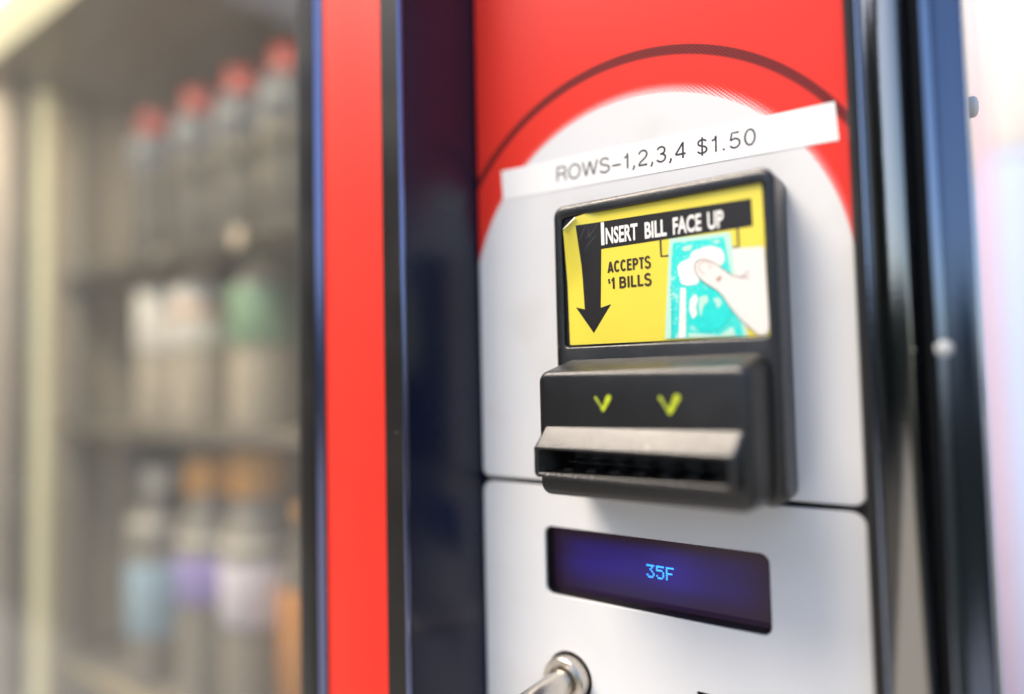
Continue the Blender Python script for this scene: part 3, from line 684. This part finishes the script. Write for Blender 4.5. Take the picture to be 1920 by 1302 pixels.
# ------------------------------------------------------------------ bottles
def bottle(x, y, z, h, r, label, body, capm, labm=None, lz=(.42, .72), capr=14, caph=15, labband=None, neckm=None, grp=None, glint_=None, rz=.65):
    t = thing('drink_bottle', V(x, y, z), label, 'bottle', grp)
    hn = h - caph
    prof = [(r * .82, 0), (r * .97, 4), (r, 12), (r, h * .34), (r * .95, h * .38), (r, h * .42), (r, h * .62), (r * .93, h * .70), (r * .70, h * .79), (capr * 1.0, hn - 8), (capr * .92, hn)]
    mk('body', *lathe([(a, b + z) for a, b in prof], x, y), body, t)
    c = mk('cap', *lathe([(capr * 1.12, hn + .5 + z), (capr * 1.15, hn + 3 + z), (capr * 1.12, h - 2 + z), (capr * .95, h + z)], x, y), capm, t)
    if glint_: mk('shoulder_glint', *lathe([(r * .96, z + h * rz), (r * .99, z + h * rz + 2), (r * .97, z + h * rz + 8), (r * .92, z + h * rz + 10)], x, y), glint_, t)  # pale band stands in for the highlight on the bottle shoulder
    if labm:
        mk('label', *lathe([(r + .3, z + h * lz[0]), (r + .9, z + h * lz[0] + 1), (r + .9, z + h * lz[1] - 1), (r + .3, z + h * lz[1])], x, y), labm, t)
        if labband:
            zz = h * (lz[0] + (lz[1] - lz[0]) * .62)
            mk('label_band', *lathe([(r + .9, z + zz - 7), (r + 1.4, z + zz - 6), (r + 1.4, z + zz + 6), (r + .9, z + zz + 7)], x, y), labband, t)
    return t
def pm(n, c, r=.25, **k): return mat(n, c, r, bump=(80, .1, .001), **k)
B_cola = pm('cola', (.035, .035, .05)); B_brown = pm('brown cola bottle', (.14, .13, .12)); B_clear = pm('clear plastic bottle', (.50, .45, .38), .15); B_water = pm('water bottle', (.28, .27, .26), .12)
C_red = pm('red cap', (.50, .025, .022)); C_white = pm('white cap', (.88, .87, .84)); C_glint = pm('milky shoulder glint', (.70, .70, .67)); C_green = pm('green cap', (.16, .34, .20)); C_amber = pm('amber cap', (.75, .38, .10)); C_dark = pm('dark cap', (.03, .03, .05))
L_white = pm('white label', (.88, .86, .84)); L_peach = pm('peach label', (.78, .50, .38)); L_green = pm('green label', (.27, .44, .31)); L_blue = pm('light blue label', (.38, .56, .74)); L_violet = pm('violet label', (.36, .32, .74)); L_lilac = pm('lilac white label', (.68, .66, .82)); L_orange = pm('orange label', (.50, .22, .06)); L_silver = pm('silver blue label', (.15, .17, .22))
LX = (-712, -599, -505, -417)
g1, g2, g3 = 'red capped bottles on the upper shelf', 'bottles on the middle shelf', 'bottles on the lower shelf'
nm = ('farthest left', 'second from the left', 'third from the left', 'nearest the door frame')
for x, n_ in zip(LX, nm):
    bottle(x, 200, SH[0], 214, 37, 'red capped dark bottle on the upper shelf, %s' % n_, B_brown, C_red, L_silver, (.60, .82), capr=22, caph=34, grp=g1)
bottle(-687, 200, SH[1], 228, 37, 'white capped clear bottle with a plain white label, farthest left on the middle shelf', B_clear, C_white, L_white, (.42, .76), grp=g2, capr=19, caph=20)
bottle(-597, 200, SH[1], 228, 37, 'white capped clear bottle with a white and peach label on the middle shelf', B_clear, C_white, L_white, (.42, .74), labband=L_peach, grp=g2, capr=19, caph=20)
bottle(-470, 200, SH[1], 222, 38, 'green capped bottle with a green label on the middle shelf', B_clear, C_green, L_green, (.42, .72), grp=g2, capr=19, caph=24)
bottle(-699, 200, SH[2], 268, 41, 'clear bottle with a light blue label on the lower shelf', B_water, C_white, L_blue, (.22, .56), capr=19, caph=26, grp=g3, glint_=C_glint, rz=.72)
bottle(-577, 200, SH[2], 290, 41, 'amber capped water bottle with a violet label on the lower shelf', B_water, C_amber, L_violet, (.42, .60), capr=27, caph=44, labband=None, grp=g3, glint_=C_glint)
bottle(-478, 200, SH[2], 302, 44, 'amber capped water bottle with a lilac white label on the lower shelf', B_water, C_amber, L_lilac, (.38, .60), capr=30, caph=50, grp=g3, glint_=C_glint)
bottle(-384, 200, SH[2], 250, 36, 'orange labelled bottle on the lower shelf beside the door frame', B_brown, C_amber, L_orange, (.20, .66), capr=20, grp=g3)
bottle(-778, 225, SH[2], 300, 35, 'tall dark capped bottle at the left end of the lower shelf', B_brown, C_dark, None, capr=33, caph=43, grp=g3)
